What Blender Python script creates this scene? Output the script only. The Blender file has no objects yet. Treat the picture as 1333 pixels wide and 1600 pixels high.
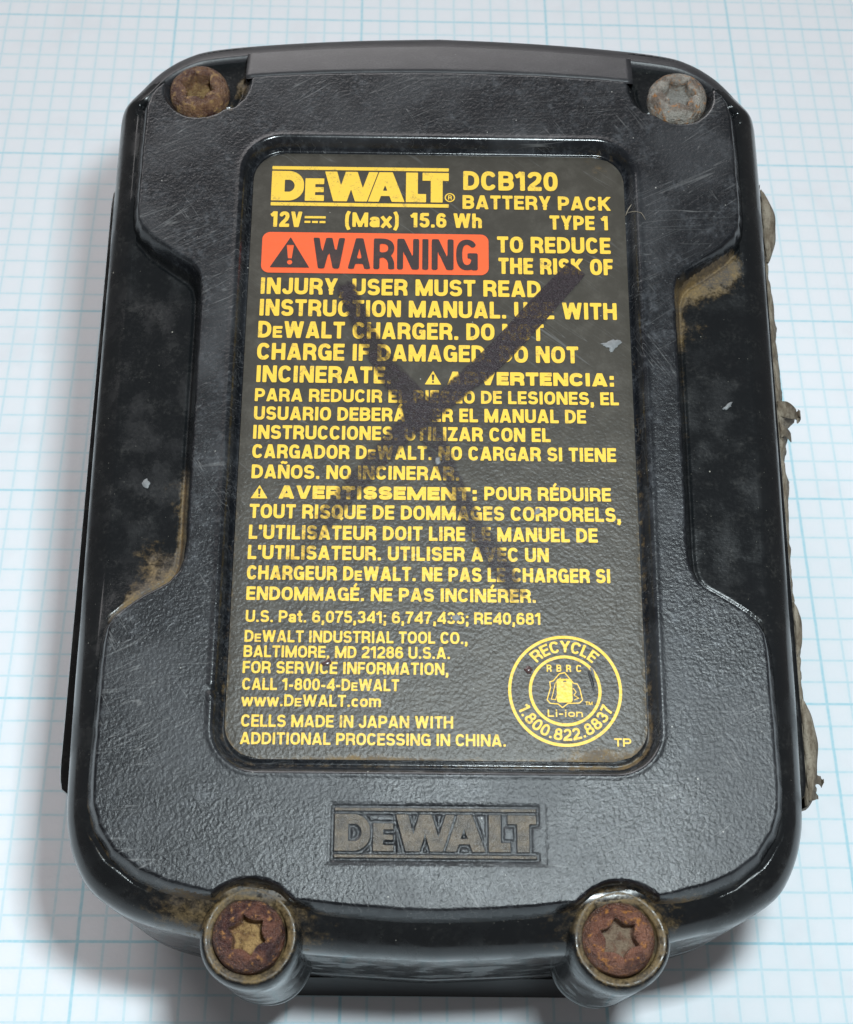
import bpy, math, random
import numpy as np
from mathutils import Matrix, Vector

random.seed(7); rng = np.random.default_rng(7)
SC = bpy.context.scene
COL = SC.collection
MM = 0.001

# ------------------------------------------------------------------ camera
def euler_rot(rx, ry, rz):
    return (Matrix.Rotation(rz, 3, 'Z') @ Matrix.Rotation(ry, 3, 'Y') @ Matrix.Rotation(rx, 3, 'X'))
cam = bpy.data.cameras.new('camera')
cam.sensor_fit = 'VERTICAL'; cam.sensor_height = 36.0; cam.lens = 36.0*2476.02/1600.0
cam.clip_start = 0.005; cam.clip_end = 10.0
cam.dof.use_dof = True; cam.dof.focus_distance = 0.140; cam.dof.aperture_fstop = 110.0
cam_o = bpy.data.objects.new('camera', cam); COL.objects.link(cam_o)
cam_o.matrix_world = Matrix.Translation(Vector((-4.777, -76.104, 153.214))*MM) @ euler_rot(0.5352726, -0.0295603, -0.0051744).to_4x4()
SC.camera = cam_o

# ------------------------------------------------------------------ light: dim room + the camera's own flash
W = bpy.data.worlds.new('World'); SC.world = W; W.use_nodes = True
bg = W.node_tree.nodes['Background']
bg.inputs[0].default_value = (1.0, 0.965, 0.96, 1); bg.inputs[1].default_value = 0.155
fl = bpy.data.lights.new('camera_flash', 'AREA'); fl.shape = 'RECTANGLE'
fl.size = 0.017; fl.size_y = 0.012; fl.energy = 0.264; fl.color = (0.85, 0.965, 1.0)
fl_o = bpy.data.objects.new('camera_flash', fl); COL.objects.link(fl_o)
fpos = Vector((15.0, -48.0, 168.0))*MM
fl_o.location = fpos
fl_o.rotation_euler = (Vector((0.006, -0.008, 0.03))-fpos).to_track_quat('-Z', 'Y').to_euler()
wn = bpy.data.lights.new('soft_fill_light', 'AREA'); wn.shape = 'RECTANGLE'      # added fill lamp beyond the far edge, set to light the bevel, not the panel
wn.size = 1.5; wn.size_y = 0.7; wn.energy = 15.0; wn.color = (1.0, 0.96, 0.96)
wn_o = bpy.data.objects.new('soft_fill_light', wn); COL.objects.link(wn_o)
wn_o.location = (-0.45, 1.15, 0.80)
wn_o.rotation_euler = (-Vector(wn_o.location)).to_track_quat('-Z', 'Y').to_euler()
vs = SC.view_settings
SC.cycles.max_bounces = 6; SC.cycles.diffuse_bounces = 3; SC.cycles.glossy_bounces = 3
vs.view_transform = 'Standard'; vs.look = 'None'; vs.exposure = 0.0; vs.gamma = 1.0; vs.use_curve_mapping = False

# ------------------------------------------------------------------ helpers: nodes
class NT:
    def __init__(s, name):
        s.m = bpy.data.materials.new(name); s.m.use_nodes = True
        s.t = s.m.node_tree; s.t.nodes.clear()
        s.out = s.t.nodes.new('ShaderNodeOutputMaterial')
        s.b = s.t.nodes.new('ShaderNodeBsdfPrincipled')
        s.t.links.new(s.b.outputs[0], s.out.inputs[0])
        tc = s.t.nodes.new('ShaderNodeTexCoord')
        mp = s.t.nodes.new('ShaderNodeVectorMath'); mp.operation = 'SCALE'; mp.inputs['Scale'].default_value = 1000.0
        s.t.links.new(tc.outputs['Object'], mp.inputs[0])
        s.P = mp.outputs[0]
    def put(s, sock, v):
        if hasattr(v, 'is_output'): s.t.links.new(v, sock)
        elif isinstance(v, (tuple, list)) and len(v) == 3 and sock.type == 'RGBA': sock.default_value = (*v, 1)
        else: sock.default_value = v
    def math(s, op, a, b=0.0, c=None, clamp=False):
        n = s.t.nodes.new('ShaderNodeMath'); n.operation = op; n.use_clamp = clamp
        s.put(n.inputs[0], a); s.put(n.inputs[1], b)
        if c is not None: s.put(n.inputs[2], c)
        return n.outputs[0]
    def add(s, a, b): return s.math('ADD', a, b)
    def mul(s, a, b): return s.math('MULTIPLY', a, b)
    def ramp(s, v, lo, hi, a=0.0, b=1.0):
        n = s.t.nodes.new('ShaderNodeMapRange'); n.interpolation_type = 'SMOOTHSTEP'
        s.put(n.inputs[0], v); n.inputs[1].default_value = lo; n.inputs[2].default_value = hi
        n.inputs[3].default_value = a; n.inputs[4].default_value = b
        return n.outputs[0]
    def vec(s, op, a, b):
        n = s.t.nodes.new('ShaderNodeVectorMath'); n.operation = op
        s.put(n.inputs[0], a); s.put(n.inputs[1], b)
        return n.outputs['Value'] if op in ('DISTANCE', 'LENGTH', 'DOT_PRODUCT') else n.outputs[0]
    def mapp(s, rot=(0, 0, 0), scale=(1, 1, 1), loc=(0, 0, 0), v=None):
        n = s.t.nodes.new('ShaderNodeMapping'); n.vector_type = 'TEXTURE'; scale = tuple(1/x for x in scale)
        s.t.links.new(v or s.P, n.inputs[0])
        n.inputs['Rotation'].default_value = rot; n.inputs['Scale'].default_value = scale; n.inputs['Location'].default_value = loc
        return n.outputs[0]
    def noise(s, scale, detail=3, rough=0.5, v=None, dist=0.0):
        n = s.t.nodes.new('ShaderNodeTexNoise'); s.t.links.new(v or s.P, n.inputs['Vector'])
        n.inputs['Scale'].default_value = scale; n.inputs['Detail'].default_value = detail
        n.inputs['Roughness'].default_value = rough; n.inputs['Distortion'].default_value = dist
        return n.outputs['Fac']
    def voro(s, scale, v=None, rnd=1.0, feat='F1'):
        n = s.t.nodes.new('ShaderNodeTexVoronoi'); n.feature = feat
        s.t.links.new(v or s.P, n.inputs['Vector'])
        n.inputs['Scale'].default_value = scale; n.inputs['Randomness'].default_value = rnd
        return n.outputs['Distance'], n.outputs['Color']
    def mix(s, f, a, b):
        n = s.t.nodes.new('ShaderNodeMix'); n.data_type = 'RGBA'
        s.put(n.inputs[0], f); s.put(n.inputs[6], a); s.put(n.inputs[7], b)
        return n.outputs[2]
    def attr(s, name):
        n = s.t.nodes.new('ShaderNodeAttribute'); n.attribute_name = name
        return n.outputs['Fac']
    def bump(s, h, dist, strength=1.0, prev=None):
        n = s.t.nodes.new('ShaderNodeBump'); s.put(n.inputs['Height'], h)
        n.inputs['Distance'].default_value = dist*MM; s.put(n.inputs['Strength'], strength)
        if prev is not None: s.t.links.new(prev, n.inputs['Normal'])
        return n.outputs[0]
    def fin(s, col, rough, normal=None, spec=0.5, metal=0.0):
        s.put(s.b.inputs['Base Color'], col); s.put(s.b.inputs['Roughness'], rough)
        s.put(s.b.inputs['Specular IOR Level'], spec); s.put(s.b.inputs['Metallic'], metal)
        if normal is not None: s.t.links.new(normal, s.b.inputs['Normal'])
        return s.m
    def specks(s, scale, thr, rad):
        d, c = s.voro(scale)
        n = s.t.nodes.new('ShaderNodeSeparateColor'); s.t.links.new(c, n.inputs[0])
        size = s.ramp(n.outputs[0], thr, 1.0, 0.0, rad)
        return s.math('LESS_THAN', d, size)
    def scratches(s, ang, dens, thr, off=0.0):
        v = s.mapp(rot=(0, 0, ang), scale=(dens, dens*0.035, 1), loc=(off, off*.7, 0))
        a = s.noise(1.0, 1, .4, v=v)
        g = s.noise(.16, 2, v=s.mapp(loc=(off, 3*off, 0)))
        return s.mul(s.ramp(s.math('ABSOLUTE', s.math('SUBTRACT', a, .5)), thr, 0.0), s.ramp(g, .48, .66))

PZ = 38.0   # pack-local heights are measured from the label sheet; the pack's empty sits 38 mm under it

# ------------------------------------------------------------------ materials
def m_paper():
    t = NT('graph_paper')
    sep = t.t.nodes.new('ShaderNodeSeparateXYZ'); t.t.links.new(t.P, sep.inputs[0])
    wob = t.mul(t.math('SUBTRACT', t.noise(.35, 2), .5), .10)
    def lines(sock, off, per, w):
        f = t.math('FRACT', t.math('DIVIDE', t.add(t.add(sock, off), wob), per))
        d = t.mul(t.math('ABSOLUTE', t.math('SUBTRACT', f, .5)), per)      # distance from the cell's middle
        return t.ramp(d, per/2-w, per/2-w*.35)
    X, Y = sep.outputs[0], sep.outputs[1]
    fade = t.ramp(t.noise(1.6, 3, .6), .25, .75, .55, 1.0)
    mn = t.math('MAXIMUM', t.mul(lines(X, 33.672+2540, 2.54, .19), .85), lines(Y, -93.303+2540, 2.54, .17))
    mj = t.math('MAXIMUM', lines(X, 33.672+2540, 25.4, .23), lines(Y, -93.303+2540, 25.4, .20))
    soft = t.math('MAXIMUM', lines(X, 33.672+2540, 2.54, .75), lines(Y, -93.303+2540, 2.54, .7))
    base = t.mix(t.noise(.5, 4, .6), (.79, .84, .89), (.84, .855, .89))
    base = t.mix(t.ramp(t.noise(.09, 4, .6), .52, .72, 0, .35), base, (.70, .72, .76))
    base = t.mix(t.mul(soft, .35), base, (.74, .82, .86))
    col = t.mix(t.mul(mn, t.mul(fade, .54)), base, (.36, .68, .78))
    col = t.mix(t.mul(mj, t.mul(fade, .60)), col, (.28, .62, .74))
    nb = t.bump(t.noise(2.2, 5, .65), .025)
    return t.fin(col, .75, nb, .25)

def dirt_mix(t, col, rough, amount):
    n1 = t.noise(1.4, 5, .7); n2 = t.noise(.5, 3)
    sp = t.noise(5.0, 3, .7)
    f = t.ramp(t.add(t.mul(amount, 1.0), t.mul(t.math('SUBTRACT', n1, .5), 1.7)), .36, 1.08)
    f = t.mul(f, t.ramp(sp, .3, .6, .55, 1.0))
    dc = t.mix(t.ramp(n2, .35, .65), (.17, .110, .043), (.085, .062, .042))
    dc = t.mix(t.ramp(sp, .5, .75, 0, .6), dc, (.26, .18, .085))
    return t.mix(f, col, dc), t.math('MAXIMUM', rough, t.mul(f, .8))

def m_panel():
    t = NT('scuffed_grained_black_plastic')
    n = t.noise(.55, 5, .65); n2 = t.noise(2.1, 4, .7); n3 = t.noise(.12, 3, .5)
    dust = t.mul(t.ramp(n, .40, .70), t.ramp(n2, .35, .75))
    col = t.mix(dust, (.0055, .0065, .0085), (.062, .066, .073))
    col = t.mix(t.ramp(n3, .46, .64, .05, .5), col, (.034, .036, .040))
    sc = t.math('MAXIMUM', t.scratches(.6, 1.6, .012), t.scratches(-1.1, 1.3, .010, 9.0))
    sc = t.math('MAXIMUM', sc, t.math('MAXIMUM', t.scratches(2.2, 2.0, .010, 21.0), t.scratches(1.65, 1.1, .008, 33.0)))
    col = t.mix(t.mul(sc, .50), col, (.17, .17, .17))
    col = t.mix(t.mul(t.specks(1.1, .80, .085), .7), col, (.40, .39, .36))
    col = t.mix(t.mul(t.specks(2.3, .72, .12), .45), col, (.25, .25, .24))
    col, rough = dirt_mix(t, col, t.ramp(t.attr('grain'), .1, .7, .16, .30), t.attr('dirt'))
    rough = t.add(rough, t.mul(t.ramp(n3, .4, .65), .10))
    d, c = t.voro(3.1, v=t.mapp(scale=(1, 1, .4)), feat='SMOOTH_F1')
    g = t.add(t.mul(d, .8), t.mul(t.noise(4.4, 4, .65), 1.3))
    nb = t.bump(g, .040, t.ramp(t.attr('grain'), .0, .7, .12, 1.0))
    return t.fin(col, rough, nb, .5)

def m_shell():
    t = NT('smooth_black_plastic')
    n = t.noise(.5, 5, .65); n2 = t.noise(3, 4, .7)
    col = t.mix(t.mul(t.ramp(n, .45, .75), t.ramp(n2, .4, .7)), (.006, .007, .008), (.028, .028, .027))
    col = t.mix(t.mul(t.specks(1.0, .80, .085), .7), col, (.38, .36, .31))
    col = t.mix(t.mul(t.specks(2.6, .72, .12), .4), col, (.20, .19, .16))
    rough = t.add(t.add(t.ramp(n2, .3, .7, .12, .20), t.mul(t.ramp(t.attr('floor'), .2, .8), .03)), t.mul(t.ramp(t.noise(.35, 3), .42, .68), .20))
    col, rough = dirt_mix(t, col, rough, t.attr('dirt'))
    nb = t.bump(t.noise(3.6, 4, .6), .030, t.ramp(t.attr('floor'), .2, .8, .05, 1.0))
    return t.fin(col, rough, nb, .5)

def m_strip():
    t = NT('dusty_satin_black_plastic')
    n = t.noise(.45, 5, .6, v=t.mapp(scale=(.5, 1, 1))); n2 = t.noise(5, 4, .7)
    col = t.mix(t.mul(t.ramp(n, .35, .7), t.ramp(n2, .3, .7)), (.022, .022, .025), (.050, .049, .052))
    col = t.mix(t.mul(t.specks(1.3, .86, .07), .6), col, (.3, .3, .29))
    nb = t.bump(t.noise(5, 4, .7), .02)
    return t.fin(col, .40, nb, .5)

def m_plain(name, col, rough, spec=.5, bump=.0, bs=3.0):
    t = NT(name)
    n = t.noise(bs, 4, .6)
    c = t.mix(n, tuple(x*.7 for x in col), tuple(min(1, x*1.3) for x in col))
    return t.fin(c, rough, t.bump(n, bump) if bump else None, spec)

def label_grain(t):
    sep = t.t.nodes.new('ShaderNodeSeparateXYZ'); t.t.links.new(t.P, sep.inputs[0])
    g = t.add(t.noise(4.0, 4, .6), t.mul(t.voro(3.1, feat='SMOOTH_F1')[0], .8))
    # the sheet has taken on the grain of the plastic more towards its lower half
    return t.mul(g, t.ramp(sep.outputs[1], 14.0, -12.0, .25, 1.0))

def m_label():
    t = NT('black_label_film')
    n = t.noise(.6, 5, .65); n2 = t.noise(3, 4, .7)
    col = t.mix(t.mul(t.ramp(n, .4, .7), n2), (.043, .038, .030), (.082, .074, .061))
    col = t.mix(t.mul(t.specks(1.3, .87, .07), .7), col, (.42, .40, .36))
    col = t.mix(t.mul(t.scratches(.9, 1.4, .009), .35), col, (.2, .2, .2))
    col, rough = dirt_mix(t, col, .40, t.attr('dirt'))
    return t.fin(col, rough, t.bump(label_grain(t), .055), .5)

def m_ink(name, a, b, wear=(.16, .13, .06)):
    t = NT(name)
    n = t.noise(1.2, 5, .65); n2 = t.noise(9, 3, .7)
    col = t.mix(n, a, b)
    w = t.mul(t.ramp(t.add(t.mul(n, .6), t.mul(n2, .5)), .57, .73), .65)
    col = t.mix(w, col, wear)
    return t.fin(col, .42, t.bump(label_grain(t), .050), .45)

def m_marker():
    t = NT('purple_black_marker_ink')
    ink = t.attr('ink'); edge = t.attr('edge')
    n = t.noise(1.3, 5, .7); n2 = t.noise(6.0, 3, .7); ns = t.noise(1.0, 3, .6, v=t.mapp(rot=(0, 0, .8), scale=(3.2, .5, 1)))
    v = t.add(t.add(ink, t.mul(t.math('SUBTRACT', n, .5), 1.0)), t.mul(t.math('SUBTRACT', ns, .5), 1.0))
    v = t.math('SUBTRACT', v, t.mul(edge, .75))
    a = t.mul(t.ramp(v, .18, 1.0), t.ramp(n2, .25, .6, .55, .97))
    col = t.mix(n2, (.007, .0045, .007), (.034, .021, .026))
    t.fin(col, .36, t.bump(t.add(label_grain(t), n2), .05), .5)
    tr = t.t.nodes.new('ShaderNodeBsdfTransparent'); mx = t.t.nodes.new('ShaderNodeMixShader')
    t.t.links.new(a, mx.inputs[0]); t.t.links.new(tr.outputs[0], mx.inputs[1]); t.t.links.new(t.b.outputs[0], mx.inputs[2])
    t.t.links.new(mx.outputs[0], t.out.inputs[0])
    return t.m

def m_rust(name, dark, mid, light, seed, patch=.5, core=None):
    t = NT(name)
    v = t.mapp(loc=(seed*3.1, seed*1.7, seed))
    n = t.noise(.75, 5, .65, v=v); n2 = t.noise(1.7, 5, .65, v=v); n3 = t.noise(6.0, 3, .7, v=v)
    col = t.mix(t.ramp(n, .38, .62), dark, mid)
    col = t.mix(t.mul(t.ramp(n2, patch, patch+.14), .9), col, light)
    col = t.mix(t.ramp(n3, .62, .72, 0, .75), col, (.02, .014, .011))
    cr = t.attr('core')
    col = t.mix(t.mul(cr, t.ramp(n2, .35, .6, .35, 1.0)), col, core)
    rough = t.ramp(n2, .38, .62, .20, .55)
    nb = t.bump(t.add(n2, t.mul(n3, .35)), .75)
    return t.fin(col, rough, nb, .5)

def m_rubber():
    t = NT('peeling_grey_brown_rubber')
    n = t.noise(1.2, 5, .65, v=t.mapp(scale=(1, .5, 1))); n2 = t.noise(5, 4, .7)
    col = t.mix(t.ramp(n, .35, .65), (.14, .108, .075), (.31, .265, .205))
    col = t.mix(t.ramp(n2, .55, .75, 0, .8), col, (.045, .035, .026))
    return t.fin(col, .7, t.bump(t.add(n, t.mul(n2, .6)), .25), .35)

def m_worn():
    t = NT('worn_tan_plastic')
    n = t.noise(.9, 4, .6); n2 = t.noise(4.5, 4, .7)
    col = t.mix(t.ramp(n, .3, .7), (.060, .053, .045), (.12, .094, .066))
    return t.fin(col, .24, t.bump(n2, .10), .5)
M = {}
M['paper'] = m_paper(); M['panel'] = m_panel(); M['shell'] = m_shell(); M['strip'] = m_strip()
M['label'] = m_label(); M['marker'] = m_marker(); M['rubber'] = m_rubber()
M['yellow'] = m_ink('yellow_print', (.80, .495, .048), (.86, .55, .075))
M['orange'] = m_ink('orange_print', (.84, .105, .030), (.88, .13, .04), (.5, .1, .05))
M['black_ink'] = m_ink('black_print', (.030, .022, .022), (.055, .038, .036), (.10, .04, .03))
M['tan'] = m_worn()
M['lower'] = m_plain('matte_black_plastic', (.012, .012, .013), .5)
M['fleck'] = m_plain('pale_paint', (.17, .175, .18), .5, .5, .05)
M['drop'] = m_plain('dried_brown_drop', (.07, .04, .038), .22)
M['lint'] = m_plain('pale_lint', (.26, .22, .17), .8)

# ------------------------------------------------------------------ helpers: objects
def mesh_obj(name, V, F, mat, parent=None, smooth=True, attrs=None, shift=True):
    V = np.asarray(V, float).copy()
    if shift: V[:, 2] += PZ
    V *= MM
    me = bpy.data.meshes.new(name)
    if isinstance(F, np.ndarray):
        k = F.shape[1]; nf = len(F)
        me.vertices.add(len(V)); me.vertices.foreach_set('co', V.astype(np.float32).ravel())
        me.loops.add(nf*k); me.loops.foreach_set('vertex_index', F.astype(np.int32).ravel())
        me.polygons.add(nf); me.polygons.foreach_set('loop_start', np.arange(0, nf*k, k, dtype=np.int32))
        me.update(calc_edges=True); me.validate()
    else:
        me.from_pydata(V.tolist(), [], F); me.update()
    me.polygons.foreach_set('use_smooth', np.full(len(me.polygons), smooth))
    for k, v in (attrs or {}).items():
        a = me.attributes.new(k, 'FLOAT', 'POINT'); a.data.foreach_set('value', np.asarray(v, np.float32))
    me.materials.append(M[mat] if isinstance(mat, str) else mat)
    o = bpy.data.objects.new(name, me); COL.objects.link(o)
    if parent: o.parent = parent
    return o

def catmull(P, n=8, closed=False):
    P = np.asarray(P, float); N = len(P); out = []
    rngi = range(N if closed else N-1)
    for i in rngi:
        if closed: a, b, c, d = P[i-1], P[i], P[(i+1) % N], P[(i+2) % N]
        else: a, b, c, d = P[max(i-1, 0)], P[i], P[i+1], P[min(i+2, N-1)]
        for k in range(n):
            t = k/n
            out.append(.5*((2*b)+(c-a)*t+(2*a-5*b+4*c-d)*t*t+(3*b-a-3*c+d)*t**3))
    if not closed: out.append(P[-1])
    return np.array(out)
def resample(P, step, closed=True):
    P = np.asarray(P, float)
    if closed: P = np.vstack([P, P[:1]])
    d = np.r_[0, np.cumsum(np.hypot(*np.diff(P, axis=0).T))]
    n = max(4, int(d[-1]/step)); s = np.linspace(0, d[-1], n, endpoint=not closed)
    return np.c_[np.interp(s, d, P[:, 0]), np.interp(s, d, P[:, 1])]
def arc(cx, cy, r, a0, a1, n=16):
    a = np.radians(np.linspace(a0, a1, n)); return [(cx+r*math.cos(x), cy+r*math.sin(x)) for x in a]
def mirror(H):     # half outline for x>=0, from the top of the axis clockwise to its bottom
    H = np.asarray(H, float); L = H[::-1].copy(); L[:, 0] *= -1
    L = L[np.abs(L[:, 0]) > 1e-6]
    return np.vstack([H, L])
def sdf_poly(X, Y, P):
    x, y = X.ravel(), Y.ravel(); d = np.full(x.shape, 1e9); ins = np.zeros(x.shape, bool)
    for (ax, ay), (bx, by) in zip(P, np.roll(P, -1, axis=0)):
        ex, ey = bx-ax, by-ay; l2 = ex*ex+ey*ey
        if l2 < 1e-12: continue
        px, py = x-ax, y-ay
        t = np.clip((px*ex+py*ey)/l2, 0, 1)
        d = np.minimum(d, (px-t*ex)**2+(py-t*ey)**2)
        if ay != by:
            c = (ay > y) != (by > y); ins ^= c & (x < (bx-ax)*(y-ay)/(by-ay)+ax)
    d = np.sqrt(d); return np.where(ins, -d, d).reshape(X.shape)
def sd_rrect(X, Y, cx, cy, hx, hy, r):
    qx = np.abs(X-cx)-hx+r; qy = np.abs(Y-cy)-hy+r
    return np.hypot(np.maximum(qx, 0), np.maximum(qy, 0))+np.minimum(np.maximum(qx, qy), 0)-r
def sstep(v, lo, hi):
    t = np.clip((v-lo)/(hi-lo), 0, 1); return t*t*(3-2*t)

# ------------------------------------------------------------------ setting: the sheet of graph paper
nx, ny = 90, 110
gx, gy = np.meshgrid(np.linspace(-112, 112, nx), np.linspace(-135, 150, ny))
gz = -0.02-0.05*(1+np.sin(gx*.043+1)*np.cos(gy*.037))
V = np.c_[gx.ravel(), gy.ravel(), gz.ravel()]
V = np.vstack([V, V-np.array([0, 0, .25])])
idx = np.arange(nx*ny).reshape(ny, nx)
Q = np.stack([idx[:-1, :-1], idx[:-1, 1:], idx[1:, 1:], idx[1:, :-1]], -1).reshape(-1, 4)
rim = np.r_[idx[0, :], idx[1:, -1], idx[-1, -2::-1], idx[-2:0:-1, 0]]
rim2 = np.roll(rim, -1); NN = nx*ny
F = np.vstack([Q, Q[:, ::-1]+NN, np.stack([rim2, rim, rim+NN, rim2+NN], -1)])
paper = mesh_obj('graph_paper', V, F, 'paper', shift=False)
paper['kind'] = 'structure'

# ------------------------------------------------------------------ the battery pack
pack = bpy.data.objects.new('battery_pack', None); COL.objects.link(pack)
RB = Matrix(((0.99983321, 0.00696349, -0.01688405), (-0.00970751, 0.98568285, -0.16833029), (0.01547016, 0.16846612, 0.98558604)))
pack.empty_display_size = .02
pack.matrix_world = Matrix.Translation((Vector((0, 0, 38.0))+RB @ Vector((0, 0, -PZ)))*MM) @ RB.to_4x4()
pack['label'] = 'worn black plastic power tool battery pack lying tilted on blue graph paper, rusty screws'
pack['category'] = 'battery pack'
def ground_z(x, y, up=0.0): return (up-38.0-.01547*x-.16847*y)/.98559     # local height of the paper

# outlines (mm, right half from top of the axis, clockwise)
OUT = mirror(catmull([(0, 44.0), (8, 43.7), (16, 43.1), (22.0, 42.3), (24.9, 41.2), (27.3, 39.35), (29.2, 37.0), (30.4, 35.4), (30.72, 34.2), (30.78, 32.5), (30.8, 29), (30.8, 22), (30.78, 12), (30.72, 0), (30.62, -10), (30.5, -18), (30.4, -25), (30.32, -29),
    (30.25, -31.5), (30.05, -33.6), (29.35, -36.1), (28.0, -38.4), (26.0, -39.95), (24.0, -40.9), (21.4, -41.6), (17.5, -42.4), (10, -43.3), (0, -43.8)], 6))
OUT = resample(OUT, .35)
SCR_T = (22.65, 35.15); SCR_B = (14.45, -42.4)
half = [(0, 37.15), (5, 37.1), (10, 36.95), (15, 36.65), (17.6, 36.42), (17.75, 36.2), (17.85, 35.2), (18.3, 34.0), (19.2, 33.0)]
half += arc(SCR_T[0], SCR_T[1], 3.4, 226, 368, 18)
half += [(26.6, 35.1), (27.05, 34.3), (27.35, 32.9), (27.4, 30), (27.42, 22.2), (27.3, 21.0), (26.9, 20.1), (25.8, 18.9), (23.7, 17.4), (22.2, 16.4), (21.5, 15.5), (21.18, 14.2), (21.12, 12), (21.1, 0),
         (21.02, -10.2), (21.12, -11.8), (21.5, -13.0), (22.3, -13.95), (24.2, -15.1), (25.6, -16.1), (26.5, -16.95), (27.0, -17.9), (27.15, -19.2), (27.2, -25), (27.2, -30.5), (27.05, -32.3), (26.5, -34.1), (25.2, -36.0),
         (23.2, -37.45), (21.0, -38.35), (18.6, -38.95)]
half += arc(SCR_B[0], SCR_B[1], 4.35, 47, 133, 14)
half += [(10.9, -39.72), (7, -40.1), (3, -40.4), (0, -40.45)]
PAN = mirror(half)

def notch(y): return sstep(-y, -24.0, -13.5)*sstep(y, -22.0, -10.5)
def z_out(x, y):
    n = notch(y); return -.6-1.25*n-.05*n*np.clip(np.abs(x)-22, 0, 9)

def edge_e(t): return .30*t+.70*(1-np.sqrt(np.maximum(0, 1-np.clip(t, 0, 1)**2.2)))

# brand logotype: heavy letters between two bars (unit height letters, x in mm at print size)
def logo_sdf(X, Y, sx, sy, ox, oy):
    x = (X-ox)/sx; y = (Y-oy)/sy       # logotype units: 16.4 wide, letters 0..3.18
    D = np.full(X.shape, 9.0); T = 3.18
    box = lambda x0, x1, y0, y1: np.maximum(np.maximum(x0-x, x-x1), np.maximum(y0-y, y-y1))
    def para(x0b, x0t, wd, y0=0, y1=T):     # slanted bar, bottom-left x0b to top-left x0t
        xc = x0b+(x0t-x0b)*(y/T); return np.maximum(np.maximum(xc-x, x-xc-wd)*.93, np.maximum(y0-y, y-y1))
    # D
    d = sd_rrect(x, y, -.2+1.6, T/2, 1.6, T/2, 1.45); d = np.where(x < 1.2, box(0, 1.4, 0, T), np.maximum(d, 0*y-9))
    hole = np.where(x < 1.72, box(1.22, 1.9, .95, T-.95), np.hypot((x-1.5)/1.0, (y-T/2)/1.05)*.6-.38)
    D = np.minimum(D, np.maximum(d, -hole))
    # small-cap E
    e = np.minimum(box(3.12, 4.05, 0, 2.42), np.minimum(np.minimum(box(3.12, 4.88, 0, .62), box(3.12, 4.84, .94, 1.48)), box(3.12, 4.86, 1.80, 2.42)))
    D = np.minimum(D, e)
    # W
    w = np.minimum(np.minimum(para(5.75, 4.92, 1.12), para(5.95, 6.85, 1.05)), np.minimum(para(7.75, 6.82, 1.12), para(8.0, 9.0, .85)))
    D = np.minimum(D, np.maximum(w, np.maximum(-y, y-T)))
    # A
    a = np.minimum(np.minimum(para(8.95, 9.95, 1.0), para(11.15, 10.02, 1.18)), box(9.6, 11.4, .62, 1.18))
    D = np.minimum(D, a)
    # L, T
    D = np.minimum(D, np.minimum(box(12.45, 13.55, 0, T), box(12.45, 14.32, 0, .88)))
    D = np.minimum(D, np.minimum(box(14.75, 15.85, 0, T), box(13.98, 16.42, T-.86, T)))
    for y0 in (T+.16, -.54): D = np.minimum(D, box(0, 16.42, y0, y0+.36))
    return D*min(sx, sy)
# --- moulded cover: height field of panel, notches, lip, label well and logo well
ST = .12
xs = np.arange(0, 30.001, ST); ys = np.arange(-42.6, 42.6, ST)
GX, GY = np.meshgrid(xs, ys)
sdp = sdf_poly(GX, GY, PAN); sdo = sdf_poly(GX, GY, OUT)
sdp = np.hstack([sdp[:, :0:-1], sdp]); sdo = np.hstack([sdo[:, :0:-1], sdo])
GX = np.hstack([-GX[:, :0:-1], GX]); GY = np.hstack([GY[:, :0:-1], GY])
def nz(f, seed):   # cheap smooth noise
    r = np.random.default_rng(seed); a = np.zeros_like(GX)
    for k in range(7):
        th = r.uniform(0, 6.28); ff = f*r.uniform(.5, 1.7)
        a += np.sin((GX*math.cos(th)+GY*math.sin(th))*ff+r.uniform(0, 6.28))
    return a/7
wear = sdp+.05*nz(1.3, 1)+.03*nz(4.0, 2)
nb_ = np.exp(-(((np.abs(GX)-SCR_B[0])**2+(GY-SCR_B[1])**2)/25.0)**3)
sw = 1.0-.55*nb_
pr = np.clip((wear+.04*sw)/(.92*sw), 0, 1); prof = .55*pr+.45*sstep(pr, 0, 1)
ZO = z_out(GX, GY)
bwl = 2.35+1.15*sstep(np.abs(GY), 35.5, 40.5)
tt = np.clip(1+sdo/bwl, 0, .9)*(GY < 33); ee = edge_e(tt)
ZO = ZO+(-4.4-ZO)*ee-.015
Z = .9*(1-prof)+ZO*prof
wl = sd_rrect(GX, GY, 0, 0, 18.1, 29.72, 3.7)
well = sstep(-wl, -.12, .70); Z = Z*(1-well)+(-.07)*well
Z -= .30*np.exp(-((wl+.78)/.22)**2)
Z -= .22*np.exp(-((sdp-1.0*sw)/.16)**2)*(np.abs(GX) > 0)*((np.abs(GX) > 18.3) | (GY < 30))
bead = np.exp(-((wl-.28)/.22)**2)*.10; Z = Z+bead*(sdp < -.5)
lw = sd_rrect(GX, GY, 0, -34.62, 8.78, 2.48, .15)
Z = Z-.06*sstep(-lw, -.05, .14)*(well < .5)
lg = logo_sdf(GX, GY, .975, .943, -8.05, -36.08); Z -= .16*np.exp(-((lg-.08)/.09)**2)*(lg > -.3)
nick = np.exp(-(((GX+18.1)/.45)**2+((GY+23.1)/.28)**2)); Z -= .3*nick
crease = np.exp(-((sdp-.95)/.38)**2)
def blob(x, y, r, a=1.0): return a*np.exp(-(((GX-x)**2+(GY-y)**2)/(r*r)))
lo = sstep(-GY, 20, 36)
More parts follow.
